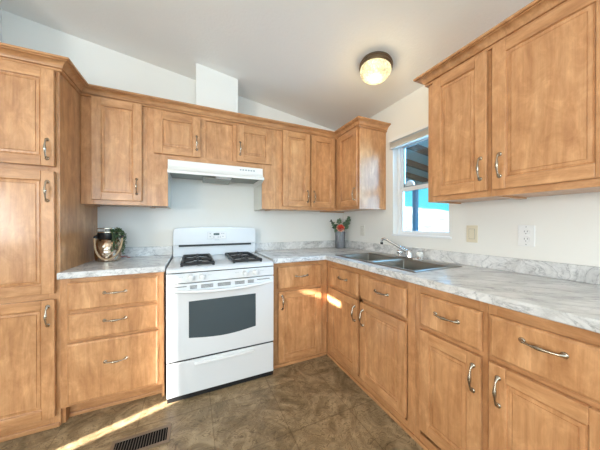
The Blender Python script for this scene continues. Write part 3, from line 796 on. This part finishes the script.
# ------------------------------------------------------------------ wall plates
def plate(name, label, cat, Y0, Y1, z0, z1, m):
    t = thing(name, label, cat, (-.0005, (Y0+Y1)/2, (z0+z1)/2), -PI/2); w2, h2 = abs(Y1-Y0)/2, (z1-z0)/2
    obj('plate', B(-w2, w2, -.006, 0, -h2, h2), m, t, bevel=.0025); return t
t = plate('light_switch', 'almond rocker light switch on the right wall below the near cabinets', 'switch', -1.462, -1.532, 1.072, 1.187, M['almond'])
obj('rocker', B(-.017, .017, -.0085, -.0062, -.033, .033), M['almond'], t, bevel=.0015)
obj('rocker_gap', B(-.0185, .0185, -.0066, -.0061, -.0345, .0345), M['slot_grey'], t)
t = plate('wall_outlet', 'white duplex outlet on the right wall above the counter at far right', 'outlet', -1.744, -1.818, 1.070, 1.190, M['white_plastic'])
for z in (.021, -.021):
    bm = bmesh.new(); lathe(bm, [(.001, -.0062), (.017, -.0062), (.016, -.0085), (.001, -.0085)], 24, c=(0, 0, z), axis='y'); r_ = obj('receptacle', bm, M['white_plastic'], t, smooth=True, ang=30)
    obj('slots', Bs((-.0075, -.0055, -.0092, -.0086, z-.001, z+.008), (.0055, .0075, -.0092, -.0086, z-.001, z+.008), (-.002, .002, -.0092, -.0086, z-.011, z-.007)), M['black'], r_)
for z in (.050, -.050): obj('screw', B(-.002, .002, -.0070, -.0061, z-.002, z+.002), M['slot_grey'], t)
t = plate('wall_outlet', 'pale outlet plate on the right wall under the corner cabinet', 'outlet', -.335, -.405, 1.068, 1.183, M['pale_plate'])
obj('receptacle', B(-.017, .017, -.0085, -.0062, -.033, .033), M['pale_plate'], t, bevel=.0015)

# ------------------------------------------------------------------ floor register
t = thing('floor_register', 'brown metal floor register with black slots in front of the drawers', 'vent', (-1.985, -.928, 0))
bm = bmesh.new(); cells(bm, [-.142, -.125, .125, .142], [-.064, -.046, .046, .064], .0006, .006, lambda x, y: not (abs(x) < .125 and abs(y) < .046)); obj('frame', bm, M['vent_brown'], t, bevel=.002)
obj('backing', B(-.125, .125, -.046, .046, .0006, .0012), M['vent_black'], t)
bm = bmesh.new()
for k in range(19):
    x = -.117+k*.013
    prism(bm, [(x-.0016, .0030), (x+.0016, .0030), (x+.0016, .0042), (x-.0016, .0042)], -.0455, .0455, 'y')
obj('louvers', bm, M['vent_louver'], t)

# ------------------------------------------------------------------ copper pot with rope and greenery
t = thing('copper_pot', 'hammered copper pot with black rim and rope handle on the left counter', 'pot', (-2.318, -.20, ZC+.0006))
bm = bmesh.new(); lathe(bm, [(.001, 0), (.070, 0), (.078, .006), (.083, .05), (.084, .09), (.081, .13), (.072, .158), (.062, .168), (.058, .170), (.056, .160), (.05, .15), (.001, .15)], 40); obj('body', bm, M['copper'], t, smooth=True)
bm = bmesh.new(); lathe(bm, [(.0585, .1705), (.064, .1705), (.066, .176), (.066, .212), (.062, .216), (.0585, .212)], 40, closed=True); obj('rim_band', bm, M['black'], t, smooth=True)
bm = bmesh.new(); lathe(bm, [(.060, .2165), (.068, .2165), (.068, .224), (.060, .224)], 40, closed=True)
for k in range(4): a = k*PI/2+.5; tube(bm, [(.064*math.cos(a), .064*math.sin(a), .2165), (.064*math.cos(a), .064*math.sin(a), .246)], .004, 8)
lathe(bm, [(.058, .246), (.066, .246), (.066, .252), (.058, .252)], 40, closed=True)
obj('top_ring', bm, M['nickel'], t, smooth=True)
bm = bmesh.new(); pts = []; rd = []
for k in range(29):
    s = k/28; a = PI*s; pts.append((.018-.082*math.cos(a), -.055-.045*math.sin(a)-.005, .178-.156*math.sin(a)**.85)); rd.append(.0062+.0012*math.sin(k*2.4))
tube(bm, pts, rd, 8); obj('rope_handle', bm, M['rope'], t, smooth=True, ang=70)
for s in (-1, 1):
    bm = bmesh.new(); bmesh.ops.create_uvsphere(bm, u_segments=14, v_segments=9, radius=.013, matrix=Matrix.Translation((.018+s*.080, -.055, .184)))
    tube(bm, [(.018+s*.080, -.055, .184), (s*.062, -.03, .196)], .005, 8)
    obj('bead', bm, M['black'], t, smooth=True)
def leaf(bm, p, d, L, wd, mi=0, curl=.25):
    p = Vector(p); d = Vector(d).normalized(); a = Vector((random.uniform(-1,1), random.uniform(-1,1), random.uniform(-.4,1)))
    s = d.cross(a).normalized(); nrm = s.cross(d).normalized()
    rows = []
    for t_, w_ in ((0, .15), (.25, .8), (.55, 1), (.8, .65), (1, .08)):
        c = p + d*L*t_ - nrm*L*curl*t_*t_; k = wd*w_/2
        rows.append([bm.verts.new(c - s*k), bm.verts.new(c + nrm*k*.25), bm.verts.new(c + s*k)])
    for A, Bv in zip(rows, rows[1:]):
        for i in (0, 1): bm.faces.new((A[i], A[i+1], Bv[i+1], Bv[i])).material_index = mi
def thicken(o, th=.0009):
    m = o.modifiers.new('thickness', 'SOLIDIFY'); m.thickness = th
# trailing succulent
t2 = thing('trailing_plant', 'green trailing succulent spilling down the right side of the copper pot', 'plant', (-2.318, -.20, ZC+.150))
bs = bmesh.new(); bl = bmesh.new(); bt = bmesh.new()
for k in range(22):
    a = random.uniform(-1.15, .55); r0_ = random.uniform(.01, .045)
    ex = random.uniform(.074, .096); drop = random.choice((.02, .06, .1, .13, .15))*random.uniform(.7, 1)
    pts = [Vector((r0_*math.cos(a), r0_*math.sin(a), .012)), Vector((.055*math.cos(a), .055*math.sin(a), .095+random.uniform(-.01, .015))), Vector((ex*math.cos(a), ex*math.sin(a), .075)),
           Vector(((ex+.012)*math.cos(a), (ex+.012)*math.sin(a), .045-drop*.5)), Vector(((ex+.006)*math.cos(a), (ex+.006)*math.sin(a), .035-drop))]
    tube(bs, pts, [.0018]*5, 5)
    for q in range(18):
        s = q/17*3.999; i = int(s); p = pts[i].lerp(pts[i+1], s-i)
        leaf(bl, p, (math.cos(a)*.5+random.uniform(-1, 1), math.sin(a)*.5+random.uniform(-1, 1), random.uniform(-.7, .7)), random.uniform(.010, .018), .007)
for k in range(7):
    leaf(bt, (.085+k*.008, -.045, -.125+random.uniform(-.004, .008)), (1, random.uniform(-.5, .5), random.uniform(-.1, .4)), .018, .006)
obj('stems', bs, M['stem'], t2); thicken(obj('leaves', bl, M['leaf'], t2)); thicken(obj('red_leaf_tips', bt, M['red_tip'], t2))

# ------------------------------------------------------------------ vase of flowers
VX, VY = -.150, -.150
t = thing('vase', 'grey ribbed cylinder vase in the corner of the counter', 'vase', (VX, VY, ZC+.0006))
bm = bmesh.new(); n = 48; pf = [(.001, 0), (.053, 0), (.055, .006), (.056, .10), (.058, .190), (.057, .195), (.053, .194), (.050, .18), (.048, .02), (.001, .015)]
lathe(bm, pf, n)
for v in bm.verts:
    if math.hypot(v.co.x, v.co.y) > .052:
        a = math.atan2(v.co.y, v.co.x); r = 1+.025*math.cos(24*a); v.co.x *= r; v.co.y *= r
obj('body', bm, M['vase'], t, smooth=True, ang=45)
# greenery sprigs
def sprig(label, bend, L, leafm, nl, ls, base):
    o = thing('eucalyptus_sprig', label, 'greenery', (VX+base[0], VY+base[1], ZC+.03), 0)
    bs = bmesh.new(); bl = bmesh.new(); P0 = Vector((0, 0, 0)); P1 = Vector((bend[0]*.25, bend[1]*.25, .17)); P2 = Vector((bend[0], bend[1], L))
    pts = [(P0*(1-s)**2 + P1*2*s*(1-s) + P2*s*s) for s in [k/10 for k in range(11)]]
    tube(bs, pts, [.0028-.0018*k/10 for k in range(11)], 6)
    for k in range(nl):
        s = .60+.40*k/(nl-1); p = P0*(1-s)**2 + P1*2*s*(1-s) + P2*s*s
        for q in (0, 1):
            a = random.uniform(0, 2*PI); leaf(bl, p, (math.cos(a), math.sin(a), random.uniform(-.1, .7)), ls*random.uniform(.8, 1.2), ls*.72)
    obj('stem', bs, M['stem'], o); thicken(obj('leaves', bl, leafm, o))
sprig('dark-leaved sprig leaning left out of the grey vase', (-.115, -.02, 0), .285, M['leaf_dark'], 9, .038, (-.012, 0))
sprig('tallest green sprig reaching right out of the grey vase', (.095, -.055, 0), .335, M['leaf_grey'], 12, .042, (.012, .005))
sprig('green sprig standing upright behind the coral rose', (.010, .03, 0), .300, M['leaf_grey'], 10, .044, (0, .014))
sprig('short green sprig hanging low at the left of the vase rim', (-.085, .005, 0), .245, M['leaf_grey'], 8, .038, (-.016, -.01))
sprig('bushy green sprig between the rose and the tallest sprig', (.060, -.015, 0), .285, M['leaf_grey'], 11, .042, (.016, -.012))
fl = thing('rose', 'coral-red rose at the front of the grey vase', 'flower', (VX-.036, VY-.050, ZC+.10))
bm = bmesh.new(); tube(bm, [(.004, .012, -.06), (.002, .006, .04), (-.006, -.014, .118)], .003, 6); obj('stem', bm, M['stem'], fl)
bm = bmesh.new(); cz = Vector((-.006, -.018, .138))
for ring, (cnt, rad, tilt) in enumerate(((3, .007, .15), (5, .016, .35), (6, .027, .7), (8, .037, 1.05))):
    for k in range(cnt):
        a = 2*PI*k/cnt + ring*.6; mi = 1 if ring == 3 else 0
        base = cz + Vector((rad*.3*math.cos(a), rad*.3*math.sin(a), -.018)); rows = []
        for tt, w_ in ((0, .4), (.35, .9), (.7, 1.0), (1, .6)):
            rr = rad*(.3+.7*math.sin(tt*PI/2)); h = .042*tt*math.cos(tilt*tt); row = []
            for q in (-1, -.5, 0, .5, 1):
                aa = a + q*w_*(1.25/cnt*2.2); row.append(bm.verts.new((cz.x+rr*math.cos(aa), cz.y+rr*math.sin(aa), base.z+h)))
            rows.append(row)
        for A, Bv in zip(rows, rows[1:]):
            for i in range(4): bm.faces.new((A[i], A[i+1], Bv[i+1], Bv[i])).material_index = mi
for v in bm.verts:
    v.co = cz + (v.co-cz)*1.3
for v in bm.verts:   # face the flower to the room
    d = v.co - cz; rot = Matrix.Rotation(math.radians(62), 4, 'X') @ d; rot = Matrix.Rotation(math.radians(-28), 4, 'Z') @ rot; v.co = cz + rot
o = obj('bloom', bm, [M['petal'], M['petal_pale']], fl, smooth=True); thicken(o, .0012)
